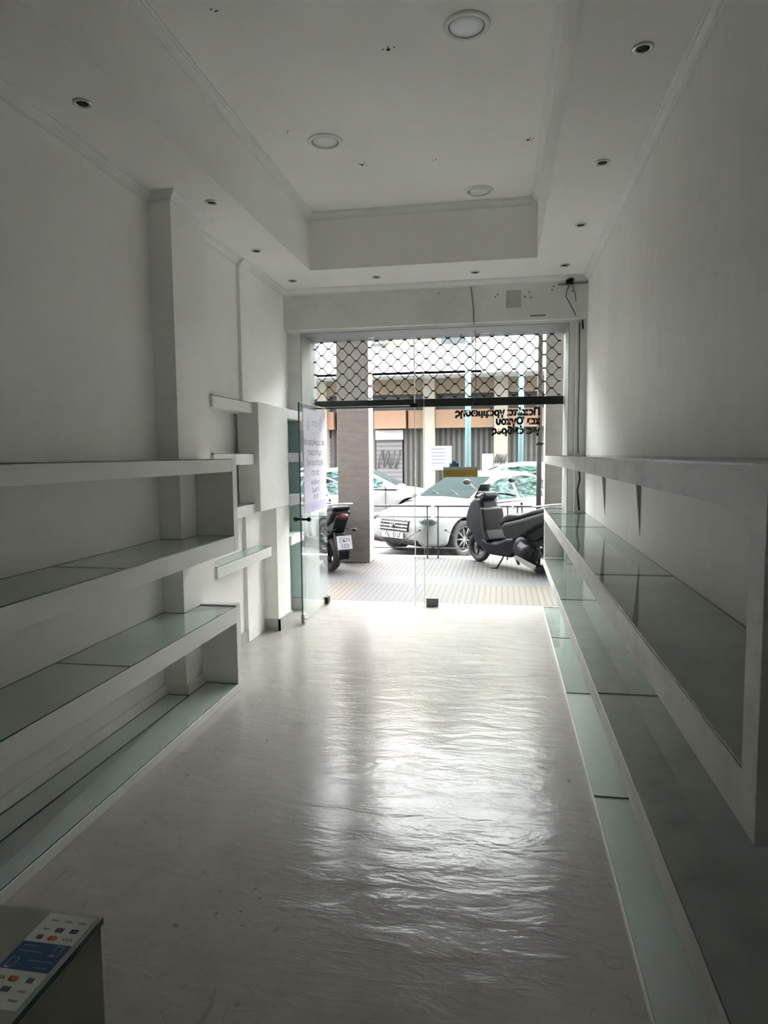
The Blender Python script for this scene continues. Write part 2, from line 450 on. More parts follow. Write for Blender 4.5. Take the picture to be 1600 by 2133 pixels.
t = thing('door_side_shelf', 'white shelf frame with dark open bays between the panel and the glass door', 'shelf unit', (0, 0, 0))
for z1, z0 in [(2.036, 1.945), (1.626, 1.535), (1.215, 1.118), (0.825, 0.738)]:
    y0 = 6.072 if z0 > 1.14 else 6.192
    b = B(); b.box(XL+0.032, -1.99, y0, 6.62, z0, z1); b.put('shelf', SHELF, t, bevel=0.003)
b = B(); b.box(XL+0.032, -2.0, 6.62, 6.645, 0.14, 2.036); b.put('end_panel', flat('bay_green', (0.30, 0.42, 0.39), 0.5), t)

# small loose wire on the wall above the low shelf
b = B(); b.tube([(-2.165, 4.62, 0.94), (-2.155, 4.62, 0.90), (-2.15, 4.66, 0.88), (-2.13, 4.70, 0.86)], 0.003, 6)
b.put('loose_wire', BLACK, label='short loose black wire end above the low glass wall shelf', category='wire')

# ================================================================== RIGHT SHELF UNIT
RX = 0.42
t = thing('shelf_unit', 'long white built-in shelf unit with scuffed boards along the right wall', 'shelf unit', (0, 0, 0))
def rb(y0, y1, x0=RX, x1=XR-0.001):
    if y1 > 6.5:
        return [(x0, y0), (x1, y0), (x1, 6.595), (0.613, 6.595), (0.613, y1), (x0, y1)]
    return [(x0, y0), (x1, y0), (x1, y1), (x0, y1)]
for z0, z1, y0 in [(1.497, 1.580, 1.17), (0.940, 1.045, 1.17), (0.455, 0.545, 0.3)]:
    b = B(); b.prism(rb(y0, 6.975), z0, z1-0.006); b.put('shelf', SHELFR, t, bevel=0.002)
b = B(); b.prism(rb(0.3, 6.975), 0.001, 0.030); b.put('plinth', SHELF, t, bevel=0.002)
b = B(); b.box(RX+0.0005, XR-0.002, 1.171, 1.245, 0.941, 1.579); b.put('end_panel', SHELFR, t, bevel=0.002)
b = B(); b.box(RX+0.004, 0.612, 6.93, 6.972, 0.546, 0.939); b.put('far_panel', SHELF, t)
def sheets(z, cuts, th=0.006, x0=RX+0.003):
    for y0, y1 in zip(cuts, cuts[1:]):
        sheet(t, rb(y0+0.002, y1-0.002, x0, XR-0.004), z, th=th)
sheets(1.574, [1.18, 2.6, 3.9, 5.2, 6.4, 6.97])
sheets(1.039, [1.248, 3.19, 5.25, 6.4, 6.97])
sheets(0.539, [0.31, 3.02, 4.97, 6.925])
sheets(0.030, [0.31, 1.7, 3.09, 4.45, 5.8, 6.97])
for y, lab in [(3.98, 'narrow tapering grey wedge on the right wall, the nearer of two under the top board'),
               (5.30, 'narrow tapering grey wedge on the right wall, the farther of two under the top board')]:
    b = B(); b.poly([(XR-0.001, y, 1.13), (XR-0.001, y, 1.496), (XR-0.032, y, 1.496)]); b.poly([(XR-0.001, y+0.02, 1.13), (XR-0.001, y+0.02, 1.496), (XR-0.032, y+0.02, 1.496)])
    vv = list(b.bm.verts)
    for i, j in ((0, 1), (1, 2), (2, 0)): b.bm.faces.new((vv[i], vv[j], vv[3+j], vv[3+i]))
    b.put('wall_wedge', flat('wedge_grey', (0.42, 0.43, 0.42), 0.5), label=lab, category='bracket', group='wedges under the top right board')  # tapering dark lines on the wall, built as thin grey wedges

# ================================================================== COUNTER WITH CARD STICKER (near left corner)
CZ = 0.90
t = thing('counter', 'grey shop counter with glass top in the near left corner', 'counter', (-0.95, 0.6, 0))
def loc(o, t): o.matrix_parent_inverse = Matrix.Translation(-Vector(t.location)); return o
CNT = flat('counter_laminate', (0.30, 0.30, 0.265), 0.5, var=0.05)
b = B(); b.box(-1.35, -0.600, 0.05, 0.885, 0.0, CZ-0.014); loc(b.put('cabinet', CNT, t, bevel=0.002), t)
b = B(); b.box(-1.352, -0.598, 0.048, 0.889, CZ-0.012, CZ-0.002, 0, 1); loc(b.put('glass_top', [flat('counter_top', (0.40, 0.43, 0.38), 0.18, var=0.05), GEDGE], t), t)
SX0, SX1, SY0, SY1 = -0.684, -0.606, 0.708, 0.884
t = thing('card_sticker', 'white and blue sticker with payment card logos on the counter edge', 'sticker', (SX0, SY0, CZ-0.002))
W_, L_ = SX1-SX0, SY1-SY0
b = B(); b.box(0, W_, 0, L_, 0, 0.0006); b.put('backing', flat('sticker_white', (0.80, 0.83, 0.80), 0.35, var=0.02), t)
b = B(); b.box(0, W_, L_*0.36, L_*0.655, 0.0006, 0.0009); bl = b.put('blue_band', flat('sticker_blue', (0.02, 0.10, 0.26), 0.35), t)
PALE = flat('pale_blue_print', (0.35, 0.5, 0.62), 0.4); NAVY = flat('navy_print', (0.05, 0.09, 0.13), 0.4)
RED = flat('red_print', (0.55, 0.04, 0.03), 0.4); ORG = flat('orange_print', (0.7, 0.20, 0.03), 0.4); GREYP = flat('grey_print', (0.3, 0.33, 0.33), 0.4)
def frame_icon(cx, cy, w_, h_, z=0.0009):
    b = B(); e_ = 0.0009
    b.box(cx-w_/2, cx+w_/2, cy-h_/2, cy-h_/2+e_, z, z+0.0002); b.box(cx-w_/2, cx+w_/2, cy+h_/2-e_, cy+h_/2, z, z+0.0002)
    b.box(cx-w_/2, cx-w_/2+e_, cy-h_/2, cy+h_/2, z, z+0.0002); b.box(cx+w_/2-e_, cx+w_/2, cy-h_/2, cy+h_/2, z, z+0.0002)
    b.box(cx-w_*0.55, cx+w_*0.1, cy-h_*0.62, cy-h_*0.50, z, z+0.0002)
    b.put('terminal_icon', PALE, t)
frame_icon(W_*0.82, L_*0.585, 0.012, 0.018); frame_icon(W_*0.17, L_*0.43, 0.012, 0.018)
for cy in (0.61, 0.55):
    b = B(); b.box(W_*0.10, W_*(0.38 if cy > 0.6 else 0.55), L_*cy, L_*cy+0.0012, 0.0009, 0.0011); b.put('print_line', PALE, t)
for cy in (0.46, 0.395):
    b = B(); b.box(W_*(0.45 if cy > 0.4 else 0.62), W_*0.9, L_*cy, L_*cy+0.0012, 0.0009, 0.0011); b.put('print_line', PALE, t)
def mastercard(cx, cy):
    b = B(); b.lathe([(0.0048, 0.0006), (0.0048, 0.0009), (0.001, 0.0009)], (cx-0.0025, cy, 0), seg=20); b.put('red_disc', RED, t)
    b = B(); b.lathe([(0.0048, 0.0006), (0.0048, 0.00105), (0.001, 0.00105)], (cx+0.0025, cy, 0), seg=20); b.put('orange_disc', ORG, t)
def block(cx, cy, w_, h_, m=NAVY):
    b = B(); b.box(cx-w_/2, cx+w_/2, cy-h_/2, cy+h_/2, 0.0006, 0.0009); b.put('card_logo', m, t)
mastercard(W_*0.50, L_*0.715); mastercard(W_*0.47, L_*0.275)
text('VISA', 'visa_text', NAVY, t, (W_*0.70, L_*0.70, 0.0009), (0, 0, 0), 0.0085, 0.0001)
text('VISA', 'visa_text', NAVY, t, (W_*0.10, L_*0.26, 0.0009), (0, 0, 0), 0.0085, 0.0001)
block(W_*0.24, L_*0.715, 0.009, 0.008); block(W_*0.80, L_*0.275, 0.009, 0.008)
block(W_*0.50, L_*0.81, 0.013, 0.0085); block(W_*0.80, L_*0.815, 0.012, 0.0085); block(W_*0.50, L_*0.175, 0.013, 0.0085); block(W_*0.16, L_*0.175, 0.011, 0.0085)
block(W_*0.22, L_*0.81, 0.010, 0.003, GREYP); block(W_*0.82, L_*0.17, 0.010, 0.003, GREYP)
for cx in (0.24, 0.52, 0.82): block(W_*cx, L_*0.915, 0.012, 0.0028, GREYP)
for cx in (0.45, 0.80): block(W_*cx, L_*0.085, 0.013, 0.0025, GREYP)

# ================================================================== SHOP FRONT GLASS
t = thing('window_1', None, None); tag(t, kind='structure')
b = B(); b.box(-0.795, 0.611, 6.994, 7.006, 0.002, 2.808, 0, 0); b.put('pane', GLASS, t)
b = B(); b.box(-0.799, -0.7955, 6.993, 7.007, 0.002, 2.808); b.put('pane_edge', GEDGEL, t)
b = B(); b.box(-0.890, -0.802, 6.995, 7.005, 0.002, 2.808); b.put('side_pane', GLASS, t)
b = B(); b.box(-0.899, -0.891, 6.99, 7.010, 0.002, 2.808); b.put('seal_strip', flat('milky_seal', (0.80, 0.83, 0.75), 0.4), t)
b = B(); b.box(-1.992, -0.902, 6.994, 7.006, 2.108, 2.808); b.put('transom_pane', GLASS, t)
b = B(); b.box(-1.992, -0.902, 6.993, 7.007, 2.1005, 2.1075); b.put('transom_edge', GEDGEL, t)
b = B(); b.box(-0.940, -0.86, 6.980, 7.02, 2.085, 2.125); b.put('top_patch', DARKM, t, bevel=0.003)
b = B(); b.box(-0.778, -0.652, 6.975, 7.025, 0.004, 0.088); b.put('corner_clamp', flat('dull_clamp_steel', (0.10, 0.11, 0.10), 0.35, 0.3), t, bevel=0.003)
FRM = flat('grey_frame_paint', (0.27, 0.285, 0.275), 0.5)
b = B(); b.box(-2.0, -1.994, 6.652, 7.2, 0.0, 2.815); b.put('frame_jamb', FRM, t)
b = B(); b.box(0.612, 0.6185, 6.662, 7.2, 0.0, 2.815); b.put('frame_jamb', FRM, t)
b = B(); b.box(-1.994, 0.612, 6.64, 7.2, 2.809, 2.8155); b.put('frame_head', FRM, t)
# the open door leaf
t = thing('door_1', None, None, (-1.85, 7.0, 0)); tag(t, kind='structure')
b = B(); b.box(-0.006, 0.006, -0.945, -0.006, 0.012, 2.092, 0, 0); b.put('glass_leaf', GLASS, t)
b = B(); b.box(-0.0062, 0.0062, -0.950, -0.9455, 0.012, 2.092); b.put('leaf_edge', GEDGE, t)
b = B(); b.box(-0.0062, 0.0062, -0.945, -0.006, 2.0925, 2.096); b.put('leaf_top_edge', GEDGEL, t)
b = B(); b.box(-0.025, 0.025, -0.10, 0.0, 0.010, 0.085); b.put('pivot_clamp', DARKM, t, bevel=0.008)
b = B(); b.box(-0.02, 0.02, -0.948, -0.885, 0.012, 0.100); b.lathe([(0.014, 0.02), (0.014, 0.028), (0.004, 0.029)], (0, -0.915, 0.056), 'x', 16); b.put('floor_lock', STEEL, t, bevel=0.004)
b = B(); b.tube([(-0.06, -0.90, 1.0), (0.06, -0.90, 1.0)], 0.012, 12); b.ball((0.065, -0.90, 1.0), 0.022); b.ball((-0.065, -0.90, 1.0), 0.022); b.put('handle', DARKM, t)
# vinyl notice on the door
VIN = NT('white_vinyl'); VIN.p.inputs['Base Color'].default_value = (0.5, 0.49, 0.55, 1); VIN.p.inputs['Roughness'].default_value = 0.5
tb = VIN.n('ShaderNodeBsdfTranslucent'); tb.inputs[0].default_value = (0.80, 0.79, 0.86, 1)
mx = VIN.n('ShaderNodeMixShader'); mx.inputs[0].default_value = 0.55
VIN.l(VIN.p.outputs[0], mx.inputs[1]); VIN.l(tb.outputs[0], mx.inputs[2]); VIN.l(mx.outputs[0], VIN.out.inputs[0])
VIN.l(VIN.ramp(VIN.noise(VIN.objc(), 5), [(0.3, (0.74, 0.73, 0.81)), (0.7, (0.82, 0.81, 0.88))]), VIN.p.inputs['Base Color'])
PURP = flat('purple_print', (0.36, 0.33, 0.47), 0.5)
INK = flat('grey_ink', (0.22, 0.22, 0.27), 0.5)
t = thing('door_notice', 'tall white vinyl notice with Greek text on the open glass door', 'notice', (-1.843, 6.97, 0))
b = B(); b.box(0, 0.0008, -0.80, -0.0, 1.14, 2.045); b.put('sheet', VIN.m, t)
b = B(); b.box(0, 0.0009, -0.80, -0.0, 1.045, 1.1395); b.put('bottom_band', PURP, t)
RT = (PI/2, 0, PI/2)
for s_, z, sz in [('Μεταφερθήκαμε από', 1.70, 0.088), ('το κατάστημα', 1.60, 0.088), ('Συνταγματάρχου', 1.50, 0.088), ('στη νέα', 1.40, 0.088), ('διεύθυνση', 1.31, 0.07), ('Ερμού 19', 1.235, 0.07), ('192 39', 1.16, 0.075)]:
    text(s_, 'notice_text', INK, t, (0.0014, -0.42, z), RT, sz, 0.0003, 'CENTER', 0.86)
text('τηλ. 210 192', 'notice_text', VIN.m, t, (0.0014, -0.4, 1.075), RT, 0.05, 0.0003, 'CENTER')
b = B()   # small round drawn logos at the top of the sheet
def ring(b, cy, cz, r, x=0.0012, th=0.005, seg=24):
    for j in range(seg):
        a0, a1 = 2*PI*j/seg, 2*PI*(j+1)/seg
        b.poly([(x, cy+math.cos(a0)*r, cz+math.sin(a0)*r), (x, cy+math.cos(a1)*r, cz+math.sin(a1)*r), (x, cy+math.cos(a1)*(r-th), cz+math.sin(a1)*(r-th)), (x, cy+math.cos(a0)*(r-th), cz+math.sin(a0)*(r-th))])
ring(b, -0.20, 1.90, 0.058); ring(b, -0.20, 1.90, 0.030); ring(b, -0.19, 1.975, 0.018); b.put('round_logo', INK, t); b = B(); ring(b, -0.64, 1.94, 0.025); ring(b, -0.64, 1.86, 0.028)
for q in (-0.67, -0.61): b.box(0.0009, 0.0014, q-0.006, q+0.006, 1.85, 1.93)
b.put('figure_logo', INK, t)
text('ΟΥΖΟ', 'logo_text', INK, t, (0.0014, -0.42, 1.885), RT, 0.075, 0.0003, 'CENTER')

# lettering on the fixed pane, read from outside (mirror image from inside)
VT = flat('dark_green_vinyl', (0.012, 0.028, 0.024), 0.5)
t = thing('window_lettering', 'dark green Greek lettering on the fixed glass pane, seen from behind', 'lettering', (0.375, 7.0075, 0))
for s_, z in [('Πακέτα γράμμωσης', 1.985), ('και Όγκου', 1.895), ('για άνδρες', 1.80)]:
    text(s_, 'lettering_line', VT, t, (0.0, 0, z), (PI/2, 0, PI), 0.098, 0.0005, 'LEFT', 0.93, bold=0.0065)
# papers on the fixed pane
t = thing('paper_notice', 'lilac paper sheet taped to the glass above the yellow sign', 'notice', (0, 7.008, 0))
b = B(); b.box(-0.775, -0.51, 0, 0.0008, 1.435, 1.685); b.put('sheet', VIN.m, t)
b = B()
for k in range(5): b.box(-0.72, -0.58+0.01*(k % 2), -0.0004, 0, 1.65-0.036*k, 1.654-0.036*k)
b.put('printed_lines', INK, t)
t = thing('rent_sign', 'yellow strip sign taped to the glass beside the lilac sheet', 'sign', (0, 7.0085, 0))
YEL = flat('yellow_card', (0.62, 0.42, 0.10), 0.5, var=0.05)
b = B(); b.box(-0.60, -0.245, 0, 0.001, 1.362, 1.445); b.put('card', YEL, t)
b = B(); b.box(-0.60, -0.245, 0, 0.001, 1.4455, 1.465); b.put('white_margin', WHITE, t)
text('ΕΝΟΙΚΙΑΖΕΤΑΙ', 'sign_text', flat('brown_print', (0.42, 0.22, 0.04), 0.5), t, (-0.4225, -0.0006, 1.382), (PI/2, 0, 0), 0.058, 0.0002, 'CENTER', -0.82)
b = B(); b.box(-0.535, -0.44, 0, 0.0015, 1.468, 1.505); b.box(-0.51, -0.47, 0, 0.0015, 1.505, 1.53)
b.put('blue_sticker', flat('blue_vinyl', (0.03, 0.25, 0.42), 0.4), label='small blue sticker on the glass above the yellow sign', category='sticker').location = (0, 7.0085, 0)

# roller grille half way up outside the glass
t = thing('roller_grille', 'black lozenge-link roller shutter grille drawn half up outside the glass', 'roller shutter', (0, 7.125, 0))
b = B()
px, pz = 0.150, 0.134
z = 2.862; row = 0
while z > 2.17:
    off = 0 if row % 2 == 0 else px/2
    x = -1.985+off
    while x < 0.60:
        b.tube([(x-0.015, 0, z), (x+0.015, 0, z)], 0.0085, 6, 0)
        for dx in (-px/2, px/2):
            if -2.0 < x+dx < 0.61 and z-pz/2 > 2.15:
                sgn = 1 if dx > 0 else -1
                x0 = x+sgn*0.011; x1 = x+dx-sgn*0.011
                b.tube([(x0, 0, z), (x1, 0, z-pz/2)], 0.0042, 5, 0, cap=False)
        x += px
    z -= pz/2; row += 1
b.put('lattice', flat('grille_black', (0.006, 0.006, 0.006), 0.7, spec=0.1), t)
b = B(); b.box(-1.99, 0.608, -0.018, 0.018, 2.105, 2.178); b.box(-1.99, 0.608, -0.03, 0.018, 2.095, 2.106); b.put('bottom_bar', DARKM, t, bevel=0.003)
# ------------------------------------------------------------------ fittings on the header
b = B(); 
for (x0, x1, z0, z1) in [(0.03, 0.165, 3.105, 3.112), (0.03, 0.165, 2.955, 2.962), (0.03, 0.036, 2.96, 3.11), (0.158, 0.165, 2.96, 3.11)]: b.box(x0, x1, YH-0.012, YH, z0, z1)
b.box(0.03, 0.165, YH-0.006, YH, 2.955, 3.112); b.put('cover_plate', flat('plate_grey', (0.50, 0.50, 0.47), 0.6), label='square painted cover plate on the wall above the glass, right of centre', category='cover plate', bevel=0.001)
b = B(); random.seed(11)
for k in range(7):
    x = 0.60+random.uniform(-0.03, 0.03); pts = [(x, YH-0.02, 3.19)]
    for j in range(4): pts.append((0.60+random.uniform(-0.035, 0.035), YH-random.uniform(0.02, 0.06), 3.17-0.012*j))
    b.tube(pts, 0.005, 6)
b.tube([(0.60, YH-0.03, 3.14), (0.575, YH-0.02, 3.08), (0.57, YH-0.012, 3.03), (0.61, YH-0.012, 2.96), (0.66, YH-0.012, 2.86)], 0.004, 6)
b.tube([(0.62, YH-0.03, 3.14), (0.655, YH-0.012, 3.05), (0.66, YH-0.012, 2.98)], 0.003, 6)
b.put('wire_bundle', BLACK, label='tangled black wire bundle hanging from the ceiling in the far right corner', category='wires')
b = B(); b.tube([(0.50, YH-0.012, 3.145), (0.765, YH-0.012, 3.150)], 0.008, 8); b.put('grey_conduit', flat('conduit_dark', (0.26, 0.26, 0.25), 0.5), label='short dark conduit running from the wire bundle to the right wall', category='conduit')
b = B(); b.tube([(-0.30, YH-0.008, 3.165), (-0.285, YH-0.008, 3.06), (-0.275, YH-0.009, 2.95), (-0.27, YH-0.006, 2.84), (-0.268, 6.9, 2.80), (-0.265, 6.98, 2.60), (-0.268, 6.985, 2.2), (-0.30, 6.985, 2.10)], 0.004, 6)
b.put('hanging_wire', flat('wire_grey', (0.10, 0.10, 0.10), 0.5), label='thin dark wire running down the header and in front of the glass', category='wire')
b = B(); b.box(0.25, 0.39, YH-0.003, YH, 2.868, 2.880); b.box(0.29, 0.36, YH-0.004, YH, 2.866, 2.874); b.put('scrape_mark', flat('bare_plaster', (0.22, 0.20, 0.12), 0.8), label='brown horizontal scrape on the wall above the right end of the glass', category='mark')
b = B()
for x, z in [(0.445, 3.10), (0.46, 3.13), (0.20, 3.05), (-0.07, 3.06), (-0.05, 3.08), (0.24, 3.09), (0.255, 3.04), (-0.60, 3.12), (0.63, 3.08), (0.10, 3.075)]:
    b.lathe([(0.006, 0.0), (0.006, -0.003), (0.002, -0.003)], (x, YH, z), 'y', 8)
b.put('wall_holes', VOID, label='small dark screw holes scattered over the patched wall above the glass', category='marks', kind='stuff')
b = B(); b.tube([(0.700, 6.58, 2.8), (0.703, 6.575, 2.3), (0.698, 6.58, 1.9), (0.702, 6.575, 1.6)], 0.005, 6)
b.tube([(0.725, 6.58, 2.82), (0.73, 6.575, 2.74)], 0.009, 6)
b.tube([(0.715, 6.58, 1.47), (0.72, 6.57, 1.35), (0.70, 6.56, 1.25), (0.72, 6.575, 1.06)], 0.010, 6)
b.put('jamb_cable', BLACK, label='black cable running down the right jamb behind the shelves', category='cable')

# ================================================================== STREET
def pave_mat():
    k = NT('ribbed_pavement_tiles'); P = k.pos(); X, Y, Z = k.xyz(P)
    n = k.noise(P, 3.0, 5, 0.6)
    fx = k.math('MULTIPLY_ADD', X, 0.1, 0.5)
    col = k.ramp(fx, [(0.0, (0.046, 0.042, 0.036)), (0.29, (0.066, 0.041, 0.022)), (0.318, (0.045, 0.043, 0.041)), (0.332, (0.032, 0.031, 0.040)), (0.40, (0.047, 0.040, 0.034)), (0.47, (0.066, 0.045, 0.019)), (0.62, (0.060, 0.048, 0.027)), (0.7, (0.046, 0.042, 0.036))], 'CONSTANT')
    col = k.mix(k.math('MULTIPLY', n, 0.3), col, (0.049, 0.046, 0.042, 1))
    rib = k.math('LESS_THAN', k.math('FRACT', k.math('DIVIDE', X, 0.068)), 0.26)
    ribs = k.math('MULTIPLY', rib, 0.92)
    # plain grey cross band and joints
    band = k.math('MULTIPLY', k.math('GREATER_THAN', Y, 8.45), k.math('LESS_THAN', Y, 8.98))
    far = k.math('GREATER_THAN', Y, 8.98)
    col = k.mix(k.math('MULTIPLY', far, 0.75), col, (0.048, 0.044, 0.042, 1))
    col = k.mix(k.math('MULTIPLY', ribs, k.math('SUBTRACT', 1.0, band)), col, (0.009, 0.006, 0.006, 1))
    col = k.mix(band, col, (0.043, 0.043, 0.048, 1))
    jx = k.math('LESS_THAN', k.math('FRACT', k.math('DIVIDE', Y, 0.40)), 0.03)
    col = k.mix(k.math('MULTIPLY', jx, 0.5), col, (0.012, 0.012, 0.012, 1))
    k.l(col, k.p.inputs['Base Color']); k.p.inputs['Roughness'].default_value = 0.6
    return k.m
b = B(); b.box(-40, 40, 7.2, 10.72, -0.16, -0.045); b.put('pavement', pave_mat(), kind='structure', label='ribbed pavement tiles in grey, lilac and tan outside the door')
b = B(); b.box(-2.0, 0.618, 7.12, 7.2, -0.14, -0.01); b.put('threshold', flat('marble_sill', (0.42, 0.41, 0.40), 0.3), kind='structure')
b = B(); b.box(-40, 40, 10.72, 10.88, -0.17, -0.045); b.put('kerb', flat('kerb_stone', (0.55, 0.55, 0.53), 0.7), kind='structure')
b = B(); b.box(-40, 40, 10.88, 19.4, -0.30, -0.165); b.put('road', flat('asphalt', (0.16, 0.16, 0.165), 0.85, var=0.15), kind='structure')
b = B(); b.box(-40, 40, 19.4, 21.6, -0.30, -0.05); b.put('far_pavement', flat('far_paving', (0.25, 0.24, 0.23), 0.8), kind='structure')
# our arcade building; unseen upper storeys and side columns added to shade the street
b = B(); b.box(-40, 40, 7.0, 10.45, 5.6, 17.0); [b.box(x-.25, x+.25, 10.06, 10.40, -0.05, 5.6) for x in (-7.7, -5.1, 3.45, 6.1)]; b.box(-40, XL-0.2, 7.0, 7.2, -0.1, 5.6); b.box(XR+0.2, 40, 7.0, 7.2, -0.1, 5.6); b.box(-9, 9, 7.2, 7.3, 2.95, 5.6)
b.put('arcade_slab', flat('render_grey', (0.4, 0.39, 0.37), 0.8), kind='structure', label='soffit of the arcade over the pavement, with unseen upper storeys added to shade the street')

def stone_mat():
    k = NT('pinkish_stone'); P = k.pos()
    n = k.noise(k.scale(P, (1, 1, 6)), 3, 5, 0.6); n2 = k.noise(P, 40, 2)
    f = k.math('ADD', k.math('MULTIPLY', n, 0.7), k.math('MULTIPLY', n2, 0.3))
    k.l(k.ramp(f, [(0.3, (0.25, 0.232, 0.222)), (0.6, (0.33, 0.305, 0.292))]), k.p.inputs['Base Color']); k.p.inputs['Roughness'].default_value = 0.7
    return k.m
STONE = stone_mat()
for x0, x1, lab in [(-2.475, -1.985, 'grey stone arcade column left of the parked car'), (0.615, 1.10, 'grey stone arcade column at the right edge of the glass')]:
    t = thing('stone_column', lab, 'column', ((x0+x1)/2, 10.23, -0.045), 0, 'arcade columns on the pavement')
    hw = (x1-x0)/2
    b = B(); b.box(-hw, hw, -0.17, 0.17, 0, 5.645); b.put('shaft', STONE, t, bevel=0.006)
    if x0 < 0:
        b = B(); b.box(hw, hw+0.002, -0.165, 0.165, 0.3, 5.6); b.put('lit_side', flat('lit_side', (0.42, 0.40, 0.38), 0.7), t)  # pale skin: the sunlit side of the column painted as colour
    else:
        b = B(); b.box(-hw-0.003, -hw, -0.165, 0.165, 0.0, 5.6); b.put('lit_side', flat('lit_side', (0.42, 0.40, 0.38), 0.7), t)  # same pale skin, painting the bright lit face of this column
t = thing('drain_pipe', 'dark vertical pipe standing just left of the right stone column', 'pipe', (0.525, 9.98, -0.045))
b = B(); b.tube([(0, 0, 0), (0, 0, 5.64)], 0.036, 14); b.put('pipe', flat('pipe_brown', (0.13, 0.11, 0.105), 0.5), t)
b = B(); b.lathe([(0.045, 1.76), (0.045, 1.80), (0.037, 1.80)], seg=14); b.tube([(0.03, 0, 1.78), (0.075, 0, 1.78)], 0.008, 6); b.put('pipe_bracket', DARKM, t)
b = B(); b.lathe([(0.045, 0.86), (0.045, 0.90), (0.037, 0.90)], seg=14); b.put('pipe_bracket', DARKM, t)

# pedestrian guard railing
RAIL = flat('railing_black', (0.045, 0.045, 0.045), 0.5)
t0 = None
for i, xs in enumerate([-4.70, -3.47, -2.24, -1.01+0.02, 0.24]):
    lab = ['black pedestrian railing section at the far left behind the door', 'black pedestrian railing section behind the left scooter', 'black pedestrian railing section with fan bars in front of the car grille',
           'black pedestrian railing section with fan bars in front of the car front wheel', 'black pedestrian railing section behind the dark scooter'][i]
    if t0 is None:
        t0 = thing('guard_railing', lab, 'railing', (xs, 10.6, -0.045), 0, 'guard railing sections along the kerb')
        W0 = 1.08
        for zz, r in ((0.83, 0.016), (0.655, 0.009), (0.16, 0.009)):
            b = B(); b.tube([(-0.06, 0, zz), (W0+0.06, 0, zz)], r, 8); b.put('rail', RAIL, t0)
        for xx in (0, W0):
            b = B(); b.tube([(xx, 0, 0), (xx, 0, 0.83)], 0.013, 8); b.put('post', RAIL, t0)
        b = B()
        for dx, zz in ((-0.42, 0.45), (-0.2, 0.62), (0, 0.655), (0.2, 0.62), (0.42, 0.45)):
            b.tube([(W0/2, 0, 0.16), (W0/2+dx, 0, zz)], 0.0055, 6)
        b.ball((W0/2, 0, 0.50), 0.028, (1, 0.4, 1.2)); b.ball((W0/2+0.42, 0, 0.45), 0.02); b.ball((W0/2-0.42, 0, 0.45), 0.02)
        b.put('fan_bars', RAIL, t0); t = t0
    else:
        t = copy_tree(t0); t.location = (xs, 10.6, -0.045)
    t['label'] = lab

# ------------------------------------------------------------------ cars
PAINT = flat('white_car_paint', (0.25, 0.255, 0.26), 0.4, var=0.01, spec=0.2)
SILV = flat('silver_car_paint', (0.50, 0.52, 0.53), 0.25, 0.3, var=0.01, coat=0.8)
def autoglass():
    k = NT('car_window'); P = k.objc()
    n = k.noise(k.scale(P, (2, 2, 9)), 1.6, 4, 0.6, 1.2)
    k.l(k.ramp(n, [(0.38, (0.004, 0.008, 0.008)), (0.5, (0.03, 0.055, 0.052)), (0.62, (0.08, 0.15, 0.14))]), k.p.inputs['Base Color'])  # streaky teal reflections painted into the window colour
    k.p.inputs['Roughness'].default_value = 0.2; k.p.inputs['Specular IOR Level'].default_value = 0.02
    return k.m
AG = autoglass()
WSH = flat('windscreen_glass', (0.030, 0.040, 0.041), 0.5, var=0.1, spec=0.0)
TYRE = flat('tyre_rubber', (0.03, 0.03, 0.032), 0.8)
ALLOY = flat('alloy_wheel', (0.22, 0.225, 0.23), 0.4, 0.3)
LAMPG = flat('headlamp_glass', (0.62, 0.66, 0.68), 0.1, 0.3, coat=0.5)
TAIL = flat('tail_lamp_red', (0.07, 0.012, 0.012), 0.3)
def lerp_tab(tab, x):
    tab = sorted(tab)
    if x <= tab[0][0]: return tab[0][1:]
    for p, q in zip(tab, tab[1:]):
        if x <= q[0]:
            f = (x-p[0])/(q[0]-p[0]); f2 = f
            return tuple(a+(c-a)*f2 for a, c in zip(p[1:], q[1:]))
    return tab[-1][1:]
BODY = [(2.20, .30, .60, .54, .58), (2.12, .24, .72, .64, .74), (1.90, .20, .80, .73, .84), (1.45, .18, .89, .82, .885), (1.0, .18, .95, .885, .90), (0.2, .18, .96, .91, .90),
        (-0.8, .18, .99, .94, .90), (-1.5, .18, 1.01, .96, .88), (-1.95, .24, 1.0, .94, .80), (-2.12, .32, .92, .84, .68)]
GH = [(1.02, .95, .74), (0.80, 1.07, .71), (0.5, 1.22, .66), (0.2, 1.36, .61), (-0.15, 1.425, .59), (-0.6, 1.435, .585), (-1.0, 1.40, .575), (-1.35, 1.30, .57), (-1.70, 1.14, .60), (-1.95, 1.0, .64)]
def gh_pt(x, s):
    zr, hr = lerp_tab(GH, x); zb = .90; hb = min(.845, lerp_tab(BODY, x)[3]*0.95)
    return (x, hb+(hr-hb)*s, zb+(max(zr-.05, zb+0.005)-zb)*s)
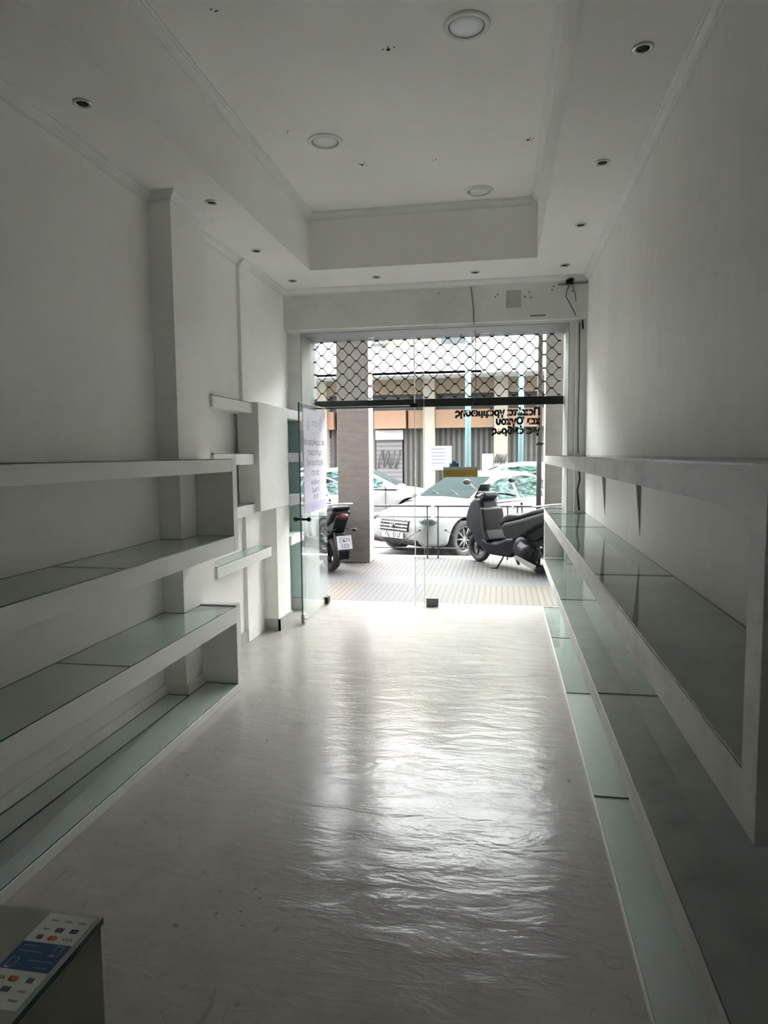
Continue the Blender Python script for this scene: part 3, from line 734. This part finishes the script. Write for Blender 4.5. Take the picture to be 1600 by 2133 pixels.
def make_car(label, loc_, rz, paint=PAINT, group=None, plate=True):
    t = thing('car', label, 'car', loc_, rz, group)
    b = B(); rings = []
    for (x, zb, zt, ze, hw) in BODY:
        half = [(0, zb), (hw*.88, zb), (hw*.97, zb+.10), (hw, zb+(ze-zb)*.45), (hw*.985, ze-.09), (hw*.93, ze-.01), (hw*.6, zt-.012), (0, zt)]
        ring = [b.bm.verts.new((x, y, z)) for y, z in half] + [b.bm.verts.new((x, -y, z)) for y, z in half[-2:0:-1]]
        rings.append(ring)
    for q, r in zip(rings, rings[1:]):
        n = len(q)
        for j in range(n): b.bm.faces.new((q[j], q[(j+1) % n], r[(j+1) % n], r[j]))
    b.bm.faces.new(rings[0]); b.bm.faces.new(rings[-1][::-1])
    body = b.put('body', [paint, VOID], t, sub=2, smooth=True)
    cutters = []
    for wx in (1.35, -1.30):
        c = B(); c.lathe([(0.365, -1.2), (0.365, 1.2)], (wx, 0, .32), 'y', 40)
        co = c.put('arch_cutter', VOID); cutters.append(co)
        md = body.modifiers.new('cut', 'BOOLEAN'); md.object = co; md.operation = 'DIFFERENCE'; md.solver = 'EXACT'
    body_parent = body.parent; body.parent = None
    bpy.context.view_layer.update()
    dg = bpy.context.evaluated_depsgraph_get()
    me = bpy.data.meshes.new_from_object(body.evaluated_get(dg))
    body.modifiers.clear(); body.data = me; body.parent = body_parent
    for co in cutters: bpy.data.objects.remove(co, do_unlink=True)
    # dark inner floor so the arches are not see-through
    b = B(); b.box(-1.9, 1.9, -0.60, 0.60, 0.22, 0.60); b.put('underbody', VOID, t)
    # roof and pillars shell
    b = B(); xs = [1.02-0.11*i for i in range(28) if 1.02-0.11*i > -1.96]; rings = []
    for x in xs:
        zr, hr = lerp_tab(GH, x); p0 = gh_pt(x, 0); p1 = gh_pt(x, 1)
        row_ = [(x, -p0[1], p0[2]), (x, -p1[1], p1[2]), (x, -hr*.82, zr-.008), (x, 0, zr+.012), (x, hr*.82, zr-.008), (x, p1[1], p1[2]), (x, p0[1], p0[2])]
        rings.append([b.bm.verts.new(p) for p in row_])
    for q, r in zip(rings, rings[1:]):
        for j in range(6): b.bm.faces.new((q[j], q[j+1], r[j+1], r[j]))
    b.bm.faces.new(rings[0]); b.bm.faces.new(rings[-1][::-1])
    b.put('roof', paint, t, smooth=True)
    # side windows
    for sgn in (1, -1):
        for x0, x1 in ((0.62, -0.18), (-0.26, -1.02), (-1.08, -1.52)):
            b = B(); n = 8; lo, hi = [], []
            for i in range(n+1):
                x = x0+(x1-x0)*i/n
                a = gh_pt(x, .10); c = gh_pt(x, .93)
                lo.append(b.bm.verts.new((a[0], sgn*(a[1]+.008), a[2]+.0))); hi.append(b.bm.verts.new((c[0], sgn*(c[1]+.008), c[2])))
            for i in range(n): b.bm.faces.new((lo[i], lo[i+1], hi[i+1], hi[i]))
            b.put('side_window', AG, t)
    for nm, x0, x1 in (('windscreen', .95, .24), ('rear_window', -1.25, -1.85)):
        b = B(); n = 7; rows = []
        for i in range(n+1):
            x = x0+(x1-x0)*i/n; zr, hr = lerp_tab(GH, x)
            rows.append([b.bm.verts.new((x+(.006 if x0 > 0 else -.006), y*hr, zr+(.012 if y == 0 else -.004*abs(y)-.002)+.008)) for y in (-.84, -.45, 0, .45, .84)])
        for q, r in zip(rows, rows[1:]):
            for j in range(4): b.bm.faces.new((q[j], q[j+1], r[j+1], r[j]))
        b.put(nm, WSH, t, smooth=True)
    b = B(); b.tube([(0.93, 0.45, 0.985), (0.80, 0.05, 1.10)], 0.008, 5); b.tube([(0.95, 0.0, 0.99), (0.82, -0.4, 1.08)], 0.008, 5); b.put('wiper', BLACK, t)
    # wheels
    for wx in (1.35, -1.30):
        for sgn in (1, -1):
            b = B(); b.lathe([(0.215, -.10), (0.29, -.105), (0.315, -.085), (0.32, 0), (0.315, .085), (0.29, .105), (0.215, .10), (0.20, 0)], (0, 0, 0), 'y', 36, close=True)
            wh = b.put('wheel', TYRE, t); wh.location = (wx, sgn*0.775, 0.32)
            b = B(); b.lathe([(0.216, -.06), (0.222, .09*sgn), (0.205, .095*sgn), (0.200, -.05)], (0, 0, 0), 'y', 36, close=True)
            y1 = sgn*.085
            b.lathe([(0.05, y1-.02), (0.05, y1+.004*sgn), (0.01, y1+.006*sgn)], (0, 0, 0), 'y', 16)
            for k in range(9):
                a = 2*PI*k/9
                b.tube([(math.cos(a)*.03, y1-.005*sgn, math.sin(a)*.03), (math.cos(a)*.208, y1-.002*sgn, math.sin(a)*.208)], [.016, .011], 6)
            b.put('rim', ALLOY, wh)
            b = B(); b.lathe([(0.19, y1-.05*sgn), (0.19, y1-.045*sgn), (0.02, y1-.045*sgn)], (0, 0, 0), 'y', 24); b.put('brake_disc', DARKM, wh)
    # front: lamps, grille, bumper intake, plate, badge
    for sgn in (1, -1):
        b = B(); b.ball((1.99, sgn*.62, .655), .185, (0.82, 0.98, 0.50)); b.put('headlight', flat('headlamp_dark_glass', (0.07, 0.08, 0.085), 0.2, spec=0.2), t)
        b = B(); b.ball((-1.97, sgn*.62, .80), .14, (0.7, 1.0, 0.75)); b.put('tail_light', TAIL, t)
        b = B(); b.ball((0.72, sgn*.98, .98), .10, (0.55, 0.95, 0.70)); b.box(0.69, 0.75, min(sgn*.80, sgn*.95), max(sgn*.80, sgn*.95), .93, .96); b.put('mirror', paint, t)
        for hx in (-.02, -.95):
            b = B(); b.box(hx-.09, hx+.09, min(sgn*.885, sgn*.925), max(sgn*.885, sgn*.925), .78, .80); b.put('door_handle', CHROME, t, bevel=.005)
        for hx in (0.72, -0.22, -1.04):
            b = B(); b.box(hx-.004, hx+.004, min(sgn*.80, sgn*.904), max(sgn*.80, sgn*.904), .28, .86); b.put('door_gap', DARKM, t)
    b = B(); b.prismy([(2.10, .46), (2.215, .47), (2.17, .655), (2.06, .67)], -.36, .36); b.put('grille', DARKM, t, bevel=.02)
    b = B()
    for zz in (.505, .56, .615): b.box(2.15, 2.225-(zz-.5)*.25, -.34, .34, zz-.010, zz+.010)
    b.put('grille_bar', CHROME, t)
    b = B(); b.lathe([(.062, -.006), (.068, 0), (.062, .006), (.056, 0)], (2.225, 0, .565), 'x', 28, close=True)
    for k in range(3):
        a = PI/2+k*2*PI/3; b.tube([(2.225, 0, .565), (2.225, math.cos(a)*.06, .565+math.sin(a)*.06)], .007, 5)
    b.put('badge', CHROME, t)
    b = B(); b.prismy([(2.05, .22), (2.205, .26), (2.215, .335), (2.05, .34)], -.55, .55); b.put('bumper_intake', DARKM, t, bevel=.02)
    if plate:
        b = B(); b.box(2.215, 2.228, -.26, .26, .350, .455); p_ = b.put('number_plate', WHITE, t)
        text('ΥΙΖ 5355', 'plate_text', BLACK, p_, (2.229, 0, .370), (PI/2, 0, PI/2), .105, .0005, 'CENTER', 1.05)
    return t
th = math.radians(52)           # tail points away to the right
hx, hy = -math.cos(th), -math.sin(th)
cor = Vector((-1.12, 10.95))    # near front corner of the car
left = Vector((-hy, hx))        # left-hand side of the car
cen = cor - Vector((hx, hy))*2.08 - left*0.80
car1 = make_car('white car parked at an angle behind the railing, showing grille and front wheel', (cen.x, cen.y, -0.165), math.atan2(hy, hx))
def car_copy(label, loc_, rz, group='cars parked across the street'):
    c = copy_tree(car1); c.location = loc_; c.rotation_euler = (0, 0, rz); c['label'] = label; c['group'] = group; return c
car_copy('white car behind the left scooter, half hidden by the stone column', (-4.85, 13.3, -0.165), math.atan2(hy, hx), 'cars parked along the kerb')
car_copy('white car across the street, its roof showing above the dark scooter', (1.15, 17.3, -0.05), 0.0)
car_copy('white car across the street, beyond the angled car windscreen', (-3.6, 17.6, -0.165), 0.0)
car_copy('white car across the street, farthest left beyond the left scooter', (-8.6, 17.6, -0.165), 0.0)

# ------------------------------------------------------------------ scooters
SBODY = flat('scooter_plastic', (0.006, 0.008, 0.012), 0.4, var=0.1, spec=0.15)
SGREY = flat('scooter_grey', (0.014, 0.015, 0.017), 0.45, var=0.1, spec=0.2)
SEATM = flat('seat_vinyl', (0.014, 0.014, 0.018), 0.5, spec=0.25)
MIRB = flat('mirror_brown', (0.10, 0.085, 0.07), 0.4)
def prism_part(name, mat, t, pts, w_, bev=0.03, y0=None):
    b = B(); b.prismy(pts, -w_/2 if y0 is None else y0, w_/2 if y0 is None else y0+w_)
    return b.put(name, mat, t, bevel=bev, bseg=3, smooth=False)
def wheel(t, x, r, w_=0.10):
    b = B(); b.lathe([(r*.62, -w_*.4), (r*.88, -w_*.5), (r, -w_*.2), (r, w_*.2), (r*.88, w_*.5), (r*.62, w_*.4)], (0, 0, 0), 'y', 32, close=True)
    o = b.put('wheel', TYRE, t); o.location = (x, 0, r)
    b = B(); b.lathe([(r*.63, -.03), (r*.63, .03), (r*.56, .03), (r*.56, -.03)], (0, 0, 0), 'y', 28, close=True)
    for k in range(5):
        a = 2*PI*k/5; b.tube([(0, 0, 0), (math.cos(a)*r*.6, 0, math.sin(a)*r*.6)], .014, 6)
    b.lathe([(.04, -.05), (.04, .05)], (0, 0, 0), 'y', 12); b.put('rim', DARKM, o)
def make_scooter(label, loc_, rz, plate_txt):
    t = thing('scooter', label, 'scooter', loc_, rz, 'scooters parked on the pavement')
    wheel(t, 0.66, 0.235); wheel(t, -0.62, 0.245, 0.12)
    prism_part('front_fairing', SBODY, t, [(.58, 1.00), (.46, .98), (.40, .84), (.40, .60), (.34, .42), (.40, .24), (.56, .27), (.66, .44), (.78, .52), (.82, .66), (.76, .82), (.68, .94)], .34, .05)
    prism_part('leg_shield', SGREY, t, [(.42, .86), (.36, .84), (.30, .52), (.22, .38), (.34, .36), (.42, .58)], .42, .03)
    prism_part('front_mudguard', SGREY, t, [(.90, .34), (.86, .46), (.70, .52), (.52, .48), (.50, .40), (.70, .46), (.82, .40)], .14, .02)
    b = B(); b.tube([(.66, .07, .235), (.60, .07, .55)], .02, 8); b.tube([(.66, -.07, .235), (.60, -.07, .55)], .02, 8); b.put('fork', STEEL, t)
    prism_part('floorboard', SBODY, t, [(.42, .40), (.44, .24), (.30, .17), (-.20, .17), (-.32, .26), (-.26, .46), (-.10, .44), (.10, .36), (.28, .36)], .36, .04)
    prism_part('rear_body', SGREY, t, [(-.02, .46), (.06, .60), (-.02, .66), (-.35, .74), (-.90, .90), (-1.0, .86), (-.88, .72), (-.60, .60), (-.38, .46), (-.20, .38)], .30, .05)
    prism_part('tail_panel', SBODY, t, [(-.35, .56), (-.80, .76), (-.98, .86), (-1.00, .78), (-.86, .56), (-.62, .44), (-.40, .42)], .20, .03)
    prism_part('seat', SEATM, t, [(.09, .60), (.02, .74), (-.10, .79), (-.34, .80), (-.60, .88), (-.90, .95), (-1.0, .93), (-.96, .88), (-.50, .78), (-.10, .68)], .27, .04)
    b = B(); b.tube([(-.62, .17, .92), (-1.0, .15, .97), (-1.08, 0, .98), (-1.0, -.15, .97), (-.62, -.17, .92)], .013, 8); b.put('grab_rail', STEEL, t)
    b = B(); b.lathe([(.15, .10), (.17, .16), (.14, .20), (.03, .21)], (-.42, 0, .33), 'y', 24); b.tube([(-.42, .15, .33), (-.66, .15, .25)], [.13, .10], 14); b.put('engine_cover', SBODY, t)
    b = B(); b.tube([(-.25, -.15, .22), (-.50, -.18, .28), (-.92, -.20, .40)], [.03, .06, .065], 12); b.put('exhaust', flat('exhaust_metal', (0.03, 0.03, 0.03), 0.5, spec=0.3), t)
    b = B(); b.prismy([(-.30, .20), (-.38, .24), (-.74, .14), (-.72, .08), (-.60, .10)], .20, .225); b.put('heel_guard', STEEL, t, bevel=.006)
    b = B(); b.tube([(-.05, .14, .20), (-.02, .26, .01)], .014, 8); b.tube([(-.02, .26, .012), (.10, .28, .012)], .012, 6); b.put('side_stand', BLACK, t)
    b = B(); b.tube([(-.12, 0, .19), (-.2, 0, .06)], .02, 6); b.put('stand_link', BLACK, t)
    # handlebar assembly
    prism_part('handlebar_cowl', SBODY, t, [(.62, 1.02), (.54, 1.10), (.42, 1.08), (.38, 1.0), (.46, .94), (.60, .95)], .26, .03)
    b = B(); b.tube([(.44, 0, 1.02), (.42, .18, 1.05), (.30, .36, 1.02)], .016, 8); b.tube([(.44, 0, 1.02), (.42, -.18, 1.05), (.30, -.36, 1.02)], .016, 8); b.put('handlebar', BLACK, t)
    for s_ in (1, -1):
        b = B(); b.tube([(.355, s_*.26, 1.04), (.29, s_*.38, 1.015)], .021, 10); b.put('grip', BLACK, t)
        b = B(); b.tube([(.42, s_*.20, 1.06), (.46, s_*.30, 1.16), (.43, s_*.40, 1.22)], .008, 6); b.put('mirror_stem', STEEL, t)
        b = B(); b.ball((.43, s_*.44, 1.24), .065, (0.4, 1.15, 0.62)); b.put('mirror', MIRB if s_ > 0 else SGREY, t)
    b = B(); b.ball((.775, 0, .74), .10, (.5, 1.25, .75)); b.put('headlight', LAMPG, t)
    b = B(); b.poly([(.64, -.13, .98), (.64, .13, .98), (.52, .10, 1.19), (.52, -.10, 1.19)]); o = b.put('fly_screen', flat('smoked_screen', (0.03, 0.035, 0.04), 0.15), t)
    md = o.modifiers.new('s', 'SOLIDIFY'); md.thickness = .005
    b = B(); b.ball((-.985, 0, .80), .07, (.45, 1.4, .6)); b.put('tail_light', TAIL, t)
    prism_part('rear_mudguard', SBODY, t, [(-.84, .58), (-.90, .56), (-1.04, .32), (-1.02, .20), (-.96, .30), (-.86, .46)], .16, .01)
    b = B(); b.box(-.012, .0, -.11, .11, -.095, .095); p_ = b.put('number_plate', WHITE, t); p_.location = (-1.035, 0, .44); p_.rotation_euler = (0, 0.25, 0)
    BLU = flat('plate_ink', (0.05, 0.07, 0.25), 0.5)
    text(plate_txt[0], 'plate_text', BLU, p_, (-.0125, 0, .008), (PI/2, 0, -PI/2), .085, .0004, 'CENTER')
    text(plate_txt[1], 'plate_text', BLU, p_, (-.0125, 0, -.078), (PI/2, 0, -PI/2), .085, .0004, 'CENTER')
    for s_ in (1, -1):
        b = B(); b.tube([(-.93, s_*.08, .62), (-.95, s_*.17, .60)], .008, 6); b.ball((-.955, s_*.20, .60), .03, (.8, 1.2, .8)); b.put('rear_indicator', SGREY, t)
    return t
fr, rr = Vector((-0.27, 10.30)), Vector((0.53, 9.42))
d = (fr-rr).normalized(); mid = rr + d*0.62
sc1 = make_scooter('dark scooter parked side-on at the right of the glass', (mid.x, mid.y, -0.045), math.atan2(d.y, d.x), ('ΙΖΗ', '482'))
sc2 = copy_tree(sc1); sc2.location = (-2.80, 9.80, -0.045); sc2.rotation_euler = (0, 0, math.radians(130)); sc2['label'] = 'dark scooter seen from behind with its number plate, left of the stone column'
for ch in sc2.children:
    if ch.name.startswith('number_plate'):
        for g in list(ch.children): bpy.data.objects.remove(g, do_unlink=True)
        for s_, z_ in (('ΕΚΗ', .008), ('103', -.078)):
            text(s_, 'plate_text', MATS['plate_ink'], ch, (-.0125, 0, z_), (PI/2, 0, -PI/2), .085, .0004, 'CENTER')

# ================================================================== OPPOSITE BUILDING
YF = 21.0
def m_(n, c, r=0.7, v=0.05): return flat(n, c, r, var=v)
t = thing('apartment_building', 'pale apartment building with white balconies across the street', 'building', (0, YF+3, -0.05))
def bp(name, mat, x0, x1, z0, z1, y0=0.0, y1=3.0, bev=0):
    b = B(); b.box(x0, x1, y0-3.0, y1-3.0, z0, z1); return b.put(name, mat, t, bevel=bev)
CREAM = m_('cream_render', (0.279, 0.240, 0.194)); PEACH = m_('peach_panel', (0.265, 0.167, 0.112)); TAN = m_('tan_render', (0.194, 0.151, 0.109)); WHB = m_('balcony_white', (0.454, 0.464, 0.464)); YELL = m_('yellow_render', (0.350, 0.296, 0.155))
DWIN = flat('dark_window', (0.05, 0.06, 0.07), 0.15); 
def slat_mat(name, a, c, period, axis=0):
    k = NT(name); X = k.xyz(k.objc())[axis]
    s_ = k.math('LESS_THAN', k.math('FRACT', k.math('DIVIDE', X, period)), 0.45)
    k.l(k.mix(s_, (*a, 1), (*c, 1)), k.p.inputs['Base Color']); k.p.inputs['Roughness'].default_value = 0.6; return k.m
FENCE = slat_mat('grey_bar_gate', (0.029, 0.029, 0.029), (0.101, 0.101, 0.097), 0.17)
SHUT = slat_mat('grey_roller_door', (0.108, 0.108, 0.115), (0.158, 0.158, 0.166), 0.14, 2)
bp('wall', CREAM, -40, 38, 0, 8.6, 0.6, 3.0)
for i, (x0, x1) in enumerate([(-16, -6.4), (-5.45, -4.9), (-4.7, -3.98), (-3.08, -2.43), (-2.05, -0.26), (0.18, 5.0), (5.6, 12)]):
    bp('bar_gate', FENCE, x0, x1, 0, 2.45, 0.35, 0.6)
bp('garage_door', SHUT, -3.96, -3.12, 0, 2.12, 0.30, 0.6); bp('garage_door', SHUT, -6.4, -5.45, 0, 2.2, 0.30, 0.6)
bp('door_lintel', WHB, -3.97, -3.09, 2.12, 2.42, 0.22, 0.6)
for x0, x1, y in [(-16, -5.3, 0.1), (-5.2, -4.75, 0.15), (-3.97, -2.97, 0.02), (-2.9, -2.43, 0.12), (-2.05, -0.26, 0.05), (0.18, 14, 0.05)]:
    bp('fascia_panel', PEACH, x0, x1, 2.46, 3.02, y, 0.6)
bp('window_band', DWIN, -16, 14, 3.02, 3.52, 0.45, 0.6)
bp('upper_band', TAN, -16, 14, 3.52, 4.05, 0.1, 0.6)
bp('balcony_parapet', WHB, -16, -0.6, 4.0, 4.85, -0.9, -0.75, 0.01); bp('balcony_parapet', WHB, -0.6, 14, 4.0, 5.0, -0.95, -0.78, 0.01)
bp('balcony_slab', WHB, -16, 14, 3.98, 4.08, -0.9, 0.6)
for x0, x1 in [(-2.42, -2.06), (-0.25, 0.17), (-6.0, -5.5)]: bp('pilaster', m_('pilaster_white', (0.302, 0.274, 0.238)), x0, x1, 0, 4.0, -0.02, 0.6)
for x0, x1 in [(-14, -12.5), (-10.5, -8.8), (-7.6, -5.9), (-4.9, -3.7), (-1.9, -0.9), (1.4, 2.4), (4, 5.5)]: bp('window', DWIN, x0, x1, 5.0, 6.0, 0.5, 0.62)
for x0, x1 in [(-3.5, -2.2), (-0.6, 1.3), (2.5, 3.8)]: bp('yellow_wall', YELL, x0, x1, 4.9, 6.15, 0.45, 0.6)
b = B()
for z in (4.98, 5.12): b.tube([(-16, -3.8, z), (-2.0, -3.8, z)], 0.018, 6)
b.put('balcony_rail', STEEL, t)
# graffiti scribbles on the pilaster and garage door
random.seed(7)
def scribble(cx, cz, y, w_, h_, n, r=0.012):
    b = B()
    for k in range(n):
        x = cx-w_/2+w_*(k+.5)/n; pts = []
        for j in range(7):
            a = j*1.1+k; pts.append((x+math.cos(a)*w_/n*.55, y, cz+math.sin(a*1.3)*h_/2))
        b.tube(pts, r, 5)
    b.put('graffiti', flat('graffiti_grey', (0.10, 0.10, 0.11), 0.7), t)
scribble(-0.04, 1.50, -3.04, 0.36, 0.30, 4, .016); scribble(-3.54, 1.5, -2.73, 0.7, 0.6, 4, .016); scribble(-0.04, 1.1, -3.04, 0.3, 0.2, 3)
POLE = flat('pale_blue_pole', (0.180, 0.302, 0.338), 0.45)
for px_, y, r, lab in [(-0.98, 19.9, 0.085, 'pale blue street pole across the road, left of the lettering'), (0.53, 19.9, 0.08, 'pale blue street pole across the road, behind the lettering')]:
    t = thing('street_pole', lab, 'pole', (px_, y, -0.05), 0, 'pale blue poles across the road')
    b = B(); b.tube([(0, 0, 0), (0, 0, 9)], r, 14); b.put('shaft', POLE, t)
    b = B(); b.lathe([(r+.05, 0), (r+.04, .3), (r+.005, .34)], seg=14); b.put('base_sleeve', POLE, t)
for x, lab in [(0.22, 'white poster board leaning near the graffiti pilaster'),]:
    t = thing('poster_board', lab, 'board', (-0.42, 20.2, -0.05))
    b = B(); b.box(-0.16, 0.16, 0, 0.03, 0.85, 1.65); b.put('board', WHITE, t)
    b = B(); b.tube([(-.12, .05, 0), (-.12, .05, 1.6)], .02, 6); b.put('leg', STEEL, t)
    b = B(); b.tube([(.12, .05, 0), (.12, .05, 1.6)], .02, 6); b.put('leg', STEEL, t)
